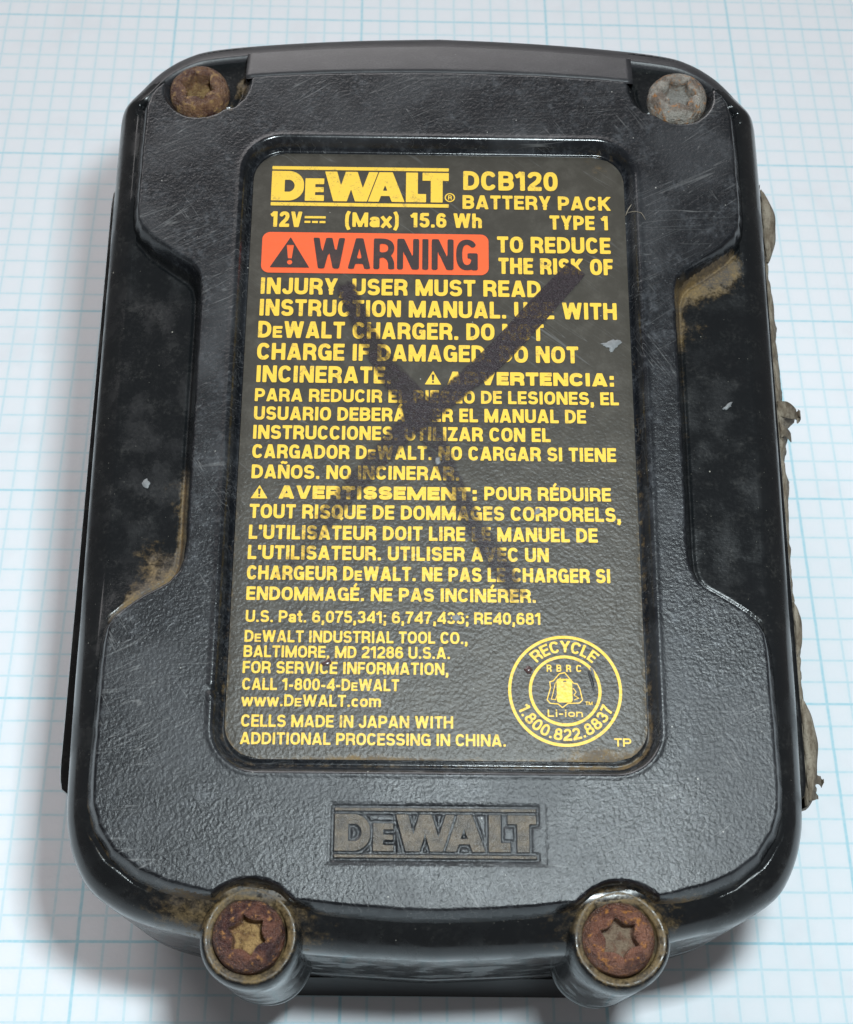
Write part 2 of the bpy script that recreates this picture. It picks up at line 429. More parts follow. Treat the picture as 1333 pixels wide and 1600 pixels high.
dirt = crease*(.05+.22*lo+blob(-14.5, -39, 6, .6)+blob(14.5, -39, 6, .6)+blob(-22.5, -13.5, 4.5, 1.0)+blob(-25.5, -16, 3, .8)+blob(24, 17.0, 4.0, .9)+blob(22, 13, 4, .6)+blob(-22, -7, 5, .6)+blob(22.3, 4, 6, .35)+blob(-26.5, -34, 4, .7))
dirt += (sdp > .5)*(blob(-23.2, -12.2, 1.8, .75)+blob(-25.0, -14.3, 1.6, .8)+blob(-24.9, -10.3, 1.6, .5)+blob(25.2, 16.6, 1.9, .85)+blob(27.0, 17.6, 1.5, .85)+blob(23.4, 15.2, 1.4, .8)+blob(23.3, 11.5, 1.8, .45)+blob(-22.2, -5, 2.5, .4))
dirt += blob(-SCR_T[0]+.9, SCR_T[1]-.8, 3.6, .62)*(sdp < 1.6)*(sdp > -.6)+blob(SCR_T[0], SCR_T[1], 3.3, .25)
dirt += blob(-18.7, 36.6, .8, .8)
dirt += (sdp > .3)*(blob(SCR_B[0], SCR_B[1], 5.2, .9)+blob(-SCR_B[0], SCR_B[1], 5.2, 1.0)+blob(-19, -39.7, 2.6, .7)+blob(18.5, -40.2, 1.8, .5))
wb = np.exp(-((wl+.62)/.30)**2)
dirt += wb*(.12+.42*sstep(-GY, -5, 29)+blob(14, -29, 6, .4)+blob(18, -3, 12, .35)+blob(14.5, 27.5, 2.2, .6))
grain = sstep(-sdp, -.15, .35)*(1-sstep(-wl, -.5, 0))*(.8+.2*lo)
inside = sdo < -1.95
H, Wd = GX.shape
vid = -np.ones((H, Wd), int)
def grid_part(name, cellmask, mat):
    use = np.zeros((H, Wd), bool)
    use[:-1, :-1] |= cellmask; use[1:, :-1] |= cellmask; use[:-1, 1:] |= cellmask; use[1:, 1:] |= cellmask
    vid[:] = -1; vid[use] = np.arange(use.sum())
    f = np.stack([vid[:-1, :-1], vid[:-1, 1:], vid[1:, 1:], vid[1:, :-1]], -1)[cellmask]
    return mesh_obj(name, np.c_[GX[use], GY[use], Z[use]], f, mat, pack, attrs={'dirt': dirt[use], 'grain': grain[use], 'floor': np.ones(int(use.sum()))})
cs = sdp[:-1, :-1]; ci = inside[:-1, :-1] & inside[1:, 1:] & inside[1:, :-1] & inside[:-1, 1:]
strip_zone = (np.abs(GX[:-1, :-1]) < 18.2) & (GY[:-1, :-1] > 38.6)
grid_part('raised_panel', ci & (cs < .62) & ~strip_zone, 'panel')
grid_part('recessed_border', ci & (cs >= .62) & ~strip_zone, 'shell')

# --- shell: rounded edge and side wall lofted along the outline
NO = len(OUT)
tan_ = np.roll(OUT, -1, 0)-np.roll(OUT, 1, 0); tan_ /= np.linalg.norm(tan_, axis=1)[:, None]
nrm = np.c_[-tan_[:, 1], tan_[:, 0]]
if (nrm*OUT).sum() < 0: nrm = -nrm
for _ in range(6): nrm = (np.roll(nrm, 1, 0)+2*nrm+np.roll(nrm, -1, 0))/4
nrm /= np.linalg.norm(nrm, axis=1)[:, None]
bw = 2.35+1.15*np.clip(np.abs(nrm[:, 1]), 0, 1)**2
def top_z(z, y): w = sstep(y, 33.0, 36.5); return z*(1-w)+.12*w
rows = []
for k in range(13):
    t = k/12
    off = bw*(1-t); p = OUT-nrm*off[:, None]
    zi = top_z(z_out(p[:, 0], p[:, 1]), OUT[:, 1])
    e = edge_e(t)
    if k == 0: rows.append(np.c_[p-nrm*np.where(OUT[:, 1] > 34, .12, .6)[:, None], np.where(OUT[:, 1] > 34, np.minimum(zi, z_out(p[:, 0], p[:, 1]))-.4, zi-.03)])
    rows.append(np.c_[p, zi+(-4.4-zi)*e+.01])
for zz, o in ((-6, .0), (-10, .0), (-22.8, .0), (-23.0, -.12), (-23.2, -.12), (-23.4, .0), (-27.2, .0), (-27.5, -.2), (-27.7, -.8)):
    rows.append(np.c_[OUT+nrm*o, np.full(NO, zz)])
V = np.vstack(rows)
F = []
for r in range(len(rows)-1):
    a = np.arange(NO); b = np.roll(a, -1)
    F.append(np.stack([r*NO+a, (r+1)*NO+a, (r+1)*NO+b, r*NO+b], -1))
F = np.vstack(F)
dv = np.zeros(len(V))
for sx in (-1, 1): dv += np.exp(-(((V[:, 0]-sx*SCR_B[0])**2+(V[:, 1]-SCR_B[1])**2)/36))*(.95 if sx < 0 else .8)*(V[:, 2] > -5)
dv += np.exp(-((V[:, 0]+21)**2+(V[:, 1]+40)**2)/9)*.4
sh = mesh_obj('shell', V, F, 'shell', pack, attrs={'dirt': dv, 'grain': np.zeros(len(V))})
sh.data.materials.append(M['strip'])
fc = V[F].mean(1)
sh.data.polygons.foreach_set('material_index', ((fc[:, 1] > 36.3) & (fc[:, 2] > -12)).astype(np.int32))

# --- lower housing and foot (rests on the paper)
def prism(name, poly, ztop, zbot_fn, mat, rnd=.5, toe=0.0):
    P = np.asarray(poly, float); n = len(P); c = P.mean(0)
    R_ = []
    for z0, ins in ((0, rnd), (-rnd*.4, rnd*.15), (-rnd, 0)):
        q = P+(c-P)/np.linalg.norm(c-P, axis=1)[:, None]*ins; R_.append(np.c_[q, np.full(n, ztop+z0)])
    Pb = P-np.array([0, toe])*(P[:, 1:] < -43); R_.append(np.c_[Pb, [zbot_fn(x, y) for x, y in Pb]])
    V = np.vstack(R_); F = []
    for r in range(3):
        for i in range(n): j = (i+1) % n; F.append((r*n+i, r*n+j, (r+1)*n+j, (r+1)*n+i))
    F.append(tuple(range(n-1, -1, -1))); F.append(tuple(range(3*n, 4*n)))
    return mesh_obj(name, V, F, mat, pack, smooth=False)
low = resample(OUT-nrm*1.5, 1.2)
prism('lower_housing', low, -24.0, lambda x, y: -29.0, 'lower')
prism('foot', [(-13.5, -43.4), (13.5, -43.4), (13.5, -40), (23, -37), (23, 26), (-23, 26), (-23, -37), (-13.5, -40)], -26.5, lambda x, y: ground_z(x, y, .0), 'lower', toe=1.3, rnd=.02)

# --- bevelled strip along the far edge
def y_pan(x): return np.interp(abs(x), [0, 5, 10, 15, 18.4], [37.15, 37.1, 36.95, 36.65, 36.32])
oh = OUT[(OUT[:, 1] > 40)]; oh = oh[np.argsort(oh[:, 0])]
def y_outl(x): return np.interp(x, oh[:, 0], oh[:, 1])
U, VV = np.meshgrid(np.linspace(-18.35, 18.35, 70), np.linspace(0, 1, 24))
y0 = np.vectorize(y_pan)(U)-.12; y1 = y_outl(U)-3.25
sy = y0+(y1-y0)*VV; vz = VV
sz = .93-.22*np.exp(-((vz-.05)/.05)**2)-.70*vz-.12*vz**3+.02
sv = np.c_[U.ravel(), sy.ravel(), sz.ravel()]
ii = np.arange(U.size).reshape(U.shape)
SF = [tuple(q) for q in np.stack([ii[:-1, :-1], ii[:-1, 1:], ii[1:, 1:], ii[1:, :-1]], -1).reshape(-1, 4)]
base = len(sv); ends = []
for col in (0, -1):
    e = ii[:, col]; bv = sv[e].copy(); bv[:, 2] = np.minimum(bv[:, 2]-.2, -2.6); b0 = base; base += len(e)
    sv = np.vstack([sv, bv])
    for k in range(len(e)-1):
        q = (int(e[k]), int(e[k+1]), b0+k+1, b0+k); SF.append(q if col == 0 else q[::-1])
mesh_obj('top_bevel', sv, SF, 'strip', pack, smooth=False).data.polygons.foreach_set('use_smooth', [i < 69*23 for i in range(len(SF))])

# --- lathe
def lathe(name, cx, cy, prof, mat, parent, n=72, attrs=None, wob=0.0, seed=0):
    r_ = np.random.default_rng(seed); V = []; a = np.linspace(0, 2*math.pi, n, endpoint=False)
    ph = r_.uniform(0, 6.28, 6)
    lum = sum(np.sin(a*(k+2)+ph[k])/(k+2) for k in range(6))
    for r, z in prof: V.append(np.c_[cx+np.cos(a)*(r+wob*lum), cy+np.sin(a)*(r+wob*lum), np.full(n, z)+wob*.5*lum*(r > 0)])
    V = np.vstack(V); F = []
    for k in range(len(prof)-1):
        for i in range(n): j = (i+1) % n; F.append((k*n+i, k*n+j, (k+1)*n+j, (k+1)*n+i))
    F.append(tuple((len(prof)-1)*n+i for i in range(n)))
    return mesh_obj(name, V, F, mat, parent, attrs={k: f(V) for k, f in (attrs or {}).items()})
BP = [(4.0, -19.5), (4.1, -17.4), (3.95, -17.25), (3.95, -17.0), (4.05, -16.8), (4.05, -3.4), (4.04, -2.0), (3.97, -1.35), (3.84, -0.95), (3.66, -0.68), (3.46, -0.58), (3.3, -0.66), (3.12, -0.74), (2.98, -0.8), (2.94, -1.0), (2.92, -1.9)]
for sx in (-1, 1):
    lathe('screw_boss', sx*SCR_B[0], SCR_B[1], BP, 'shell', pack, attrs={
        'dirt': lambda V, sx=sx: np.where(np.hypot(V[:, 0]-sx*SCR_B[0], V[:, 1]-SCR_B[1]) < 3.6, .90, np.where((V[:, 1] > SCR_B[1]+.6) & (V[:, 2] > -6), .75, np.where(V[:, 2] > -1.2, .42, .10))),
        'grain': lambda V: np.zeros(len(V)), 'floor': lambda V: np.where(V[:, 2] > -2.6, 1.0, 0.0)}, wob=.05, seed=sx+5)

# --- rusty star-drive screws
def screw(cx, cy, zb, r, mat, ang, seed, fill):
    n = 144; a = np.linspace(0, 2*math.pi, n, endpoint=False); r_ = np.random.default_rng(seed)
    ph = r_.uniform(0, 6.28, (4, 8)); lump = np.zeros(n)
    def lm(k): return sum(np.sin(a*(j+2)+ph[k % 4][j])/(j+2) for j in range(8))
    star = 1.62-.47*np.abs(np.sin(3*(a+ang)))**.75
    rings = []; core = []
    for k, (rr, z) in enumerate(((r, -.4), (r, .30), (r*.985, .62), (r*.94, .95), (r*.86, 1.24), (r*.77, 1.43), (r*.68, 1.53))):
        rings.append((np.full(n, rr)*(1+.012*lm(k)), z+.04*lm(k+1))); core.append(0)
    for s, z, c in ((1.07, 1.55, 0), (1.0, 1.46, .1), (.985, .95, 0), (.95, fill+.12, .25), (.88, fill, .9), (.6, fill+.03, 1), (.3, fill+.08, 1), (.08, fill+.02, 1)):  # socket's lower wall coloured darker than its floor, painted shade for depth
        q = star*s if s > .7 else star*s*.7+1.3*s*.3
        rings.append((q*(1+.03*lm(len(rings))), z+.05*lm(len(rings)+1))); core.append(c)
    V = np.vstack([np.c_[cx+np.cos(a)*R_, cy+np.sin(a)*R_, np.full(n, zb)+z_] for R_, z_ in rings]); F = []
    for k in range(len(rings)-1):
        for i in range(n): j = (i+1) % n; F.append((k*n+i, k*n+j, (k+1)*n+j, (k+1)*n+i))
    F.append(tuple((len(rings)-1)*n+i for i in range(n)))
    return mesh_obj('screw', V, F, mat, pack, attrs={'core': np.repeat(core, n)})
rA = m_rust('brown_rust', (.095, .042, .030), (.22, .115, .062), (.42, .25, .10), 1, .52, (.34, .22, .095))
rB = m_rust('grey_tan_corrosion', (.16, .125, .10), (.36, .33, .29), (.42, .17, .04), 2, .52, (.33, .31, .285))
rC = m_rust('dark_purple_rust', (.050, .022, .022), (.17, .072, .048), (.44, .20, .065), 3, .55, (.48, .30, .125))
rD = m_rust('red_brown_rust', (.10, .042, .030), (.22, .098, .064), (.42, .17, .035), 4, .54, (.27, .20, .14))
s = screw(-SCR_T[0]-.1, SCR_T[1]+.05, -.45, 2.82, rA, .20, 11, .10); s['label'] = 'brown rusty screw in the corner by the brand name'
s = screw(SCR_T[0], SCR_T[1], -.45, 2.82, rB, .05, 12, .30); s['label'] = 'pale grey corroded screw with orange rust patches'
s = screw(-SCR_B[0]-.1, SCR_B[1], -1.2, 2.84, rC, .30, 13, .18); s['label'] = 'dark purple-brown rusty screw with tan drive socket'
s = screw(SCR_B[0]-.15, SCR_B[1], -1.2, 2.84, rD, .34, 14, .08); s['label'] = 'red-brown rusty screw with orange upper rim'

# --- side release buttons
def button(sx):
    pts = resample(np.array([(29, 31.2), (31.6, 31.3), (32.25, 30.6), (32.4, 29), (32.4, -27.5), (32.25, -29.2), (31.6, -29.8), (29, -29.8)]), .8)
    n = len(pts); R_ = []
    for z, ins in ((-9.7, .35), (-9.8, .12), (-10.2, 0), (-18.5, 0), (-19, .3)):
        q = pts.copy(); q[:, 0] = np.where(q[:, 0] > 30, q[:, 0]-ins, q[:, 0]); q[:, 0] *= sx; R_.append(np.c_[q, np.full(n, z)])
    V = np.vstack(R_); F = []
    for k in range(4):
        for i in range(n): j = (i+1) % n; F.append((k*n+i, k*n+j, (k+1)*n+j, (k+1)*n+i))
    F.append(tuple(range(n))); F.append(tuple(4*n+i for i in range(n)))
    return mesh_obj('release_button', V, F, 'shell', pack, smooth=False)
button(-1)
br = button(1); br['label'] = 'side button with torn grey-brown rubber peeling off'
tape = [(32.6, 32.6), (32.9, 32.32), (33.4, 31.65), (33.6, 29.08), (33.6, 27.14), (33.7, 24.91), (33.79, 23.22), (34.01, 21.87), (34.33, 19.96), (34.25, 17.59), (34.21, 14.9), (34.42, 10.1), (33.93, 8.7), (35.46, 8.05), (34.6, 7.2), (34.41, 4.99), (33.96, 3.11), (34.33, .6), (34.11, -1.37), (33.88, -4.1), (33.64, -9.45), (34.14, -15.0), (33.95, -18.1), (34.18, -23.8), (34.49, -25.9), (34.6, -28.1), (33.83, -29.6), (32.9, -29.9)]
ty = np.array([p[1] for p in tape])[::-1]; tx = np.array([p[0] for p in tape])[::-1]
yy = np.linspace(-29.9, 32.6, 260); xo = np.interp(yy, ty, tx)
nse = lambda f, s: sum(np.sin(yy*f*(1+.37*k)+s*1.7*k+s) for k in range(5))/5
fr = .10*nse(2.1, 1)+.07*nse(5.3, 2)
xo = xo+fr-.45
cols = [np.c_[np.full_like(yy, 32.42), yy, -11.4+.25*nse(1.2, 3)], np.c_[32.55+.1*nse(1.1, 4), yy, -10.6+.3*nse(1.4, 5)],
        np.c_[32.55+(xo-32.55)*.45, yy+.08*nse(3.1, 9), -11.4+.35*nse(1.7, 6)], np.c_[xo-.12, yy, -13.4+.5*nse(1.1, 7)], np.c_[xo, yy, -14.1+.5*nse(1.1, 7)],
        np.c_[xo-.25, yy, -15.2+.5*nse(.9, 8)], np.c_[32.5+(xo-32.5)*.4, yy, -17.6+.3*nse(1.3, 3)], np.c_[np.full_like(yy, 32.42), yy, -18.2+0*yy]]
V = np.vstack(cols); n = len(yy); k_ = len(cols)
F = np.vstack([np.stack([c*n+np.arange(n-1), c*n+np.arange(1, n), (c+1)*n+np.arange(1, n), (c+1)*n+np.arange(n-1)], -1) for c in range(k_-1)])
mesh_obj('torn_rubber', V, F, 'rubber', br)
def curl(y, x0, pts, w):      # a loose flap: a thin folded strip with thickness
    P = catmull(pts, 8); n = len(P); V = []
    for i, (px, pz) in enumerate(P):
        ww = w*(1-.6*i/n); j = .10*math.sin(i*.35+y)
        V += [(px, y-ww+j, pz), (px, y+ww-j, pz), (px-.02, y+ww-j, pz-.14), (px-.02, y-ww+j, pz-.14)]
    F = []
    for i in range(n-1):
        for e in range(4): F.append((4*i+e, 4*i+(e+1) % 4, 4*i+4+(e+1) % 4, 4*i+4+e))
    F += [(0, 1, 2, 3), (4*n-1, 4*n-2, 4*n-3, 4*n-4)]
    mesh_obj('loose_flap', V, F, 'rubber', br)
curl(7.9, 0, [(32.6, -10.6), (33.6, -10.9), (34.6, -11.8), (34.9, -12.6), (35.1, -12.0), (34.8, -11.5)], .85)
curl(5.6, 0, [(32.6, -10.5), (33.3, -10.9), (34.1, -12.3)], .8)
curl(-27.6, 0, [(32.6, -10.5), (33.4, -10.8), (34.0, -11.6), (34.3, -12.4), (34.3, -11.6)], .6)
curl(-28.9, 0, [(32.5, -10.9), (33.2, -11.3), (33.9, -12.4)], .55)
def leaf(y0, y1, bulge, zt):      # a lifted, leaf-shaped piece of the rubber skin
    u = np.linspace(0, 1, 40); yv = y0+(y1-y0)*u; b = np.sin(math.pi*np.clip(u*.98+.01, 0, 1))**.55*bulge*(.75+.25*u)
    secs = []
    for k, (fx, dz) in enumerate(((0, 0), (.35, .12), (.75, -.1), (1.0, -.55), (.97, -.75), (.7, -.35), (.3, -.15), (0, -.25))):
        secs.append(np.c_[32.55+b*fx+.04*np.sin(yv*2.1+k), yv, zt+dz+.08*np.sin(yv*1.3+k*.4)])
    n = len(u); V = np.vstack(secs); m = len(secs)
    F = np.vstack([np.stack([c*n+np.arange(n-1), c*n+np.arange(1, n), ((c+1) % m)*n+np.arange(1, n), ((c+1) % m)*n+np.arange(n-1)], -1) for c in range(m)])
    mesh_obj('loose_flap', V, F, 'rubber', br)
leaf(23.6, 31.9, 1.55, -10.3)
leaf(-29.6, -20.5, 1.45, -10.4)
leaf(-16.6, -11.5, .9, -10.5)

# ------------------------------------------------------------------ label
def rrect_pts(cx, cy, hx, hy, r, n=12):
    return arc(cx+hx-r, cy+hy-r, r, 0, 90, n)+arc(cx-hx+r, cy+hy-r, r, 90, 180, n)+arc(cx-hx+r, cy-hy+r, r, 180, 270, n)+arc(cx+hx-r, cy-hy+r, r, 270, 360, n)
# sheet as a fine grid so that grime along its rim can follow it
U, VV = np.meshgrid(np.linspace(-1, 1, 90), np.linspace(-1, 1, 150))
lx, ly, lr = 17.19, 28.6, 2.9
yl = VV*ly; cut = np.where(np.abs(yl) > ly-lr, lx-lr+np.sqrt(np.maximum(lr**2-(np.abs(yl)-ly+lr)**2, 0)), lx)
XL = U*cut
sdl = sd_rrect(XL, yl, 0, 0, lx, ly, lr)
rimw = np.exp((sdl)/.30)
ld = rimw*(.30+.45*sstep(-yl, -10, 27))+np.exp(-(((XL-13.2)/3.2)**2+((yl+28.0)/.75)**2))*.95+np.exp(-(((XL+5)/5)**2+((yl+28.5)/.4)**2))*.6+np.exp(-(((XL-14.7)/1.2)**2+((yl-27.2)/.8)**2))*.6
ld += np.exp(-(((XL-5.5)/2)**2+((yl-16.4)/.5)**2))*.35
ZL = .0-.05*sstep(sdl, -.35, 0)+.06*np.exp(-(((XL-14)/2.2)**2+((yl+28.1)/.35)**2))
ii = np.arange(U.size).reshape(U.shape)
label = mesh_obj('label', np.c_[XL.ravel(), yl.ravel(), ZL.ravel()], np.stack([ii[:-1, :-1], ii[:-1, 1:], ii[1:, 1:], ii[1:, :-1]], -1).reshape(-1, 4), 'label', pack, attrs={'dirt': ld.ravel()})
label['label'] = 'black rating label with yellow print and a marker cross'

# --- drawn lettering: strokes -> distance field -> outline mesh
def sup(cx, cy, rx, ry, a0, a1, n=20, e=2.5):
    out = []
    for a in np.radians(np.linspace(a0, a1, n)):
        c, s = math.cos(a), math.sin(a)
        out.append((cx+rx*math.copysign(abs(c)**(2/e), c), cy+ry*math.copysign(abs(s)**(2/e), s)))
    return out
GW = dict(A=.70, B=.62, C=.62, D=.64, E=.53, F=.51, G=.65, H=.65, I=.22, J=.50, K=.66, L=.50, M=.82, N=.66, O=.66, P=.60, Q=.66, R=.63, S=.60, T=.56, U=.64, V=.66, W=.98, Y=.64, Z=.56,
          a=.52, t=.36, x=.54, h=.54, w=.80, c=.50, o=.54, m=.82, i=.22, n=.54)
GW.update({'0': .57, '1': .40, '2': .56, '3': .56, '4': .60, '5': .56, '6': .57, '7': .54, '8': .57, '.': .22, ',': .22, ';': .22, ':': .24, "'": .18, '-': .34, '(': .30, ')': .30, ' ': .22, 'Á': .70, 'É': .53, 'Ñ': .66, 'e': .46})
def glyph(ch, w, s):
    l, r, b, t = s/2, w-s/2, s/2, 1-s/2; c = w/2; h = .5
    S = []          # polylines
    ex = .25
    def ext(p, q):  # stroke run past both ends, clipped to the cap band later
        dx, dy = q[0]-p[0], q[1]-p[1]; return [(p[0]-dx*ex, p[1]-dy*ex), (q[0]+dx*ex, q[1]+dy*ex)]
    def bowl(x0, xr, y0, y1):
        rx = min((xr-x0)*.62, (y1-y0)*.62); return [(x0, y1), (xr-rx, y1)]+sup(xr-rx, (y0+y1)/2, rx, (y1-y0)/2, 90, -90, 14)+[(x0, y0)]
    base = {'Á': 'A', 'É': 'E', 'Ñ': 'N'}.get(ch, ch)
    k = s*.56
    if base == 'A': S = [ext((k, 0), (c-s*.10, 1)), ext((w-k, 0), (c+s*.10, 1)), [(w*.22, .25), (w*.78, .25)]]
    elif base == 'B': S = [[(l, 0), (l, 1)], bowl(0, r-.02, .52, t), bowl(0, r, b, .52)]
    elif base == 'C': S = [sup(c, h, c-l, h-b, 36, 324, 34)]
    elif base == 'D': S = [[(l, 0), (l, 1)], bowl(0, r, b, t)]
    elif base == 'E': S = [[(l, 0), (l, 1)], [(0, t), (w, t)], [(0, b), (w, b)], [(0, .51), (w*.93, .51)]]
    elif base == 'F': S = [[(l, 0), (l, 1)], [(0, t), (w, t)], [(0, .49), (w*.93, .49)]]
    elif base == 'G': S = [sup(c, h, c-l, h-b, 38, 345, 34), [(c+.02, .47), (w, .47)], [(r, 0.0), (r, .47+s/2)]]
    elif base == 'H': S = [[(l, 0), (l, 1)], [(r, 0), (r, 1)], [(l, .52), (r, .52)]]
    elif base == 'I': S = [[(c, 0), (c, 1)]]
    elif base == 'J': S = [[(r, 1), (r, .32)]+sup((l+r)/2, .30, (r-l)/2, .30-b, 0, -178, 16)]
    elif base == 'K': S = [[(l, 0), (l, 1)], ext((l+.04, .40), (w-k*.9, 1)), ext((w*.38, .56), (w-k*.9, 0))]
    elif base == 'L': S = [[(l, 0), (l, 1)], [(0, b), (w, b)]]
    elif base == 'M': S = [[(l, 0), (l, 1)], [(r, 0), (r, 1)], ext((l*1.0, 1), (c, 0.06)), ext((r, 1), (c, 0.06))]
    elif base == 'N': S = [[(l, 0), (l, 1)], [(r, 0), (r, 1)], ext((l+s*.12, 1), (r-s*.12, 0))]
    elif base in 'O0': S = [sup(c, h, c-l, h-b, 0, 360, 44)]
    elif base == 'Q': S = [sup(c, h, c-l, h-b, 0, 360, 44), [(c+.03, .26), (w-.02, -.02)]]
    elif base == 'P': S = [[(l, 0), (l, 1)], bowl(0, r, .42, t)]
    elif base == 'R': S = [[(l, 0), (l, 1)], bowl(0, r-.01, .46, t), [(c+.02, .46), (r-.06, .36), (r-.01, .22), (r, 0)]]
    elif base == 'S': S = [sup(c, (t+.5)/2, c-l-.015, (t-.5)/2, 22, 270, 22)+sup(c, (b+.5)/2, c-l, (.5-b)/2, 90, -160, 22)[1:]]
    elif base == 'T': S = [[(c, 0), (c, 1)], [(0, t), (w, t)]]
    elif base == 'U': S = [[(l, 1), (l, .36)]+sup(c, .34, c-l, .34-b, 180, 360, 20)+[(r, 1)]]
    elif base == 'V': S = [ext((k, 1), (c-s*.08, 0)), ext((w-k, 1), (c+s*.08, 0))]
    elif base == 'W': S = [ext((k, 1), (w*.27, 0)), ext((w*.27, 0), (c, 1)), ext((c, 1), (w*.73, 0)), ext((w*.73, 0), (w-k, 1))]
    elif base == 'Y': S = [ext((k, 1.0), (c, .38)), ext((w-k, 1.0), (c, .38)), [(c, 0), (c, .45)]]
    elif base == 'Z': S = [[(0, t), (w, t)], [(0, b), (w, b)], ext((k*1.1, b*.6), (w-k*1.1, 1-b*.6))]
    elif base == '1': S = [[(w-l-.04, 0), (w-l-.04, 1)], [(0.0, .74), (w*.30, .80), (w-l-.08, .96)]]
    elif base == '2': S = [sup(c, .70, c-l, .30-b, 172, -8, 18)+[(r-.06, .50), (l+.06, .24), (l+.01, .10)], [(0, b), (w, b)]]
    elif base == '3': S = [sup(c, (t+.51)/2, c-l-.02, (t-.51)/2, 165, -90, 20), sup(c, (b+.51)/2, c-l, (.51-b)/2, 90, -165, 20)]
    elif base == '4': S = [[(r-.06, 0), (r-.06, 1)], [(r-.02, 1), (l*.8, .30)], [(0, .26), (w, .26)]]
    elif base == '5': S = [[(l+.03, t), (w*.94, t)], [(l+.05, t+.06), (l+.02, .50)], [(l+.02, .54)]+sup(c, .33, c-l, .33-b, 100, -165, 22)]
    elif base == '6': S = [sup(c, .33, c-l, .33-b, 0, 360, 34), sup(c, h, c-l, h-b, 40, 185, 18)]
    elif base == '7': S = [[(0, t), (w, t)], [(r+.02, t), (w*.50, .48), (w*.36, 0)]]
    elif base == '8': S = [sup(c, (t+.52)/2, c-l-.03, (t-.52)/2, 0, 360, 30), sup(c, (b+.52)/2, c-l, (.52-b)/2, 0, 360, 30)]
    elif base == 'a': S = [sup(c-.02, .22, c-l-.02, .22-b*.9, 0, 360, 26), [(r, 0), (r, .46)]+sup((l+r)/2, .48, (r-l)/2, .24-b, 0, 165, 14)]
    elif base == 't': S = [[(c, .98), (c, .22), (c+.03, b+.03), (w, b)], [(0, .66), (w, .66)]]
    elif base == 'x': S = [[(.04, -.02), (w-.04, .74)], [(w-.04, -.02), (.04, .74)]]
    elif base in 'hn': S = [[(l, 0), (l, 1 if base == 'h' else .74)], [(l, .40)]+sup(c, .42, c-l, .31-b, 180, 0, 16)+[(r, 0)]]
    elif base == 'w': S = [[(.06, .75), (w*.28, -.02)], [(w*.28, -.02), (c, .72)], [(c, .72), (w*.72, -.02)], [(w*.72, -.02), (w-.06, .75)]]
    elif base == 'c': S = [sup(c, .36, c-l, .36-b, 42, 318, 26)]
    elif base == 'o': S = [sup(c, .36, c-l, .36-b, 0, 360, 34)]
    elif base == 'm': S = [[(l, 0), (l, .74)], [(l, .42)]+sup((l+c)/2, .46, (c-l)/2, .27-b*.9, 180, 0, 12)+[(c, 0)], [(c, .42)]+sup((c+r)/2, .46, (c-l)/2, .27-b*.9, 180, 0, 12)+[(r, 0)]]
    elif base == 'i': S = [[(c, 0), (c, .72)], [(c, .84), (c, 1)]]
    elif base == 'e': S = [[(l, 0), (l, .70)], [(0, .70-b), (w, .70-b)], [(0, b), (w, b)], [(0, .36), (w*.93, .36)]]
    elif base in '.,': S = [[(c, 0), (c, s)]]+([[(c+s*.2, .04), (c-s*.25, -.20)]] if base == ',' else [])
    elif base in ':;': S = [[(c, 0), (c, s)], [(c, .52), (c, .52+s)]]+([[(c+s*.2, .04), (c-s*.25, -.20)]] if base == ';' else [])
    elif base == "'": S = [[(c, .68), (c, 1)]]
    elif base == '-': S = [[(0.02, .38), (w-.02, .38)]]
    elif base == '(': S = [[(r, 1.08), (l+.02, .80), (l, .44), (l+.02, .08), (r, -.20)]]
    elif base == ')': S = [[(l, 1.08), (r-.02, .80), (r, .44), (r-.02, .08), (l, -.20)]]
    clip = base in 'AKMNVWYZ'
    acc = []
    if ch in 'ÁÉ': acc = [[(c-.05, 1.05), (c+.12, 1.30)]]
    if ch == 'Ñ': acc = [[(c-.2, 1.12), (c-.08, 1.2), (c+.08, 1.13), (c+.2, 1.21)]]
    return S, clip, acc
def sd_strokes(X, Y, S, s):
    d = np.full(X.shape, 9.0)
    for P in S:
        for i in range(len(P)-1):
            (ax, ay), (bx, by) = P[i], P[i+1]; ux, uy = bx-ax, by-ay; L = math.hypot(ux, uy)
            if L < 1e-6: continue
            ux, uy = ux/L, uy/L; px, py = X-(ax+bx)/2, Y-(ay+by)/2
            qx = np.abs(px*ux+py*uy)-L/2; qy = np.abs(-px*uy+py*ux)-s/2
            d = np.minimum(d, np.hypot(np.maximum(qx, 0), np.maximum(qy, 0))+np.minimum(np.maximum(qx, qy), 0))
            if i > 0: d = np.minimum(d, np.hypot(X-ax, Y-ay)-s/2)
    return d
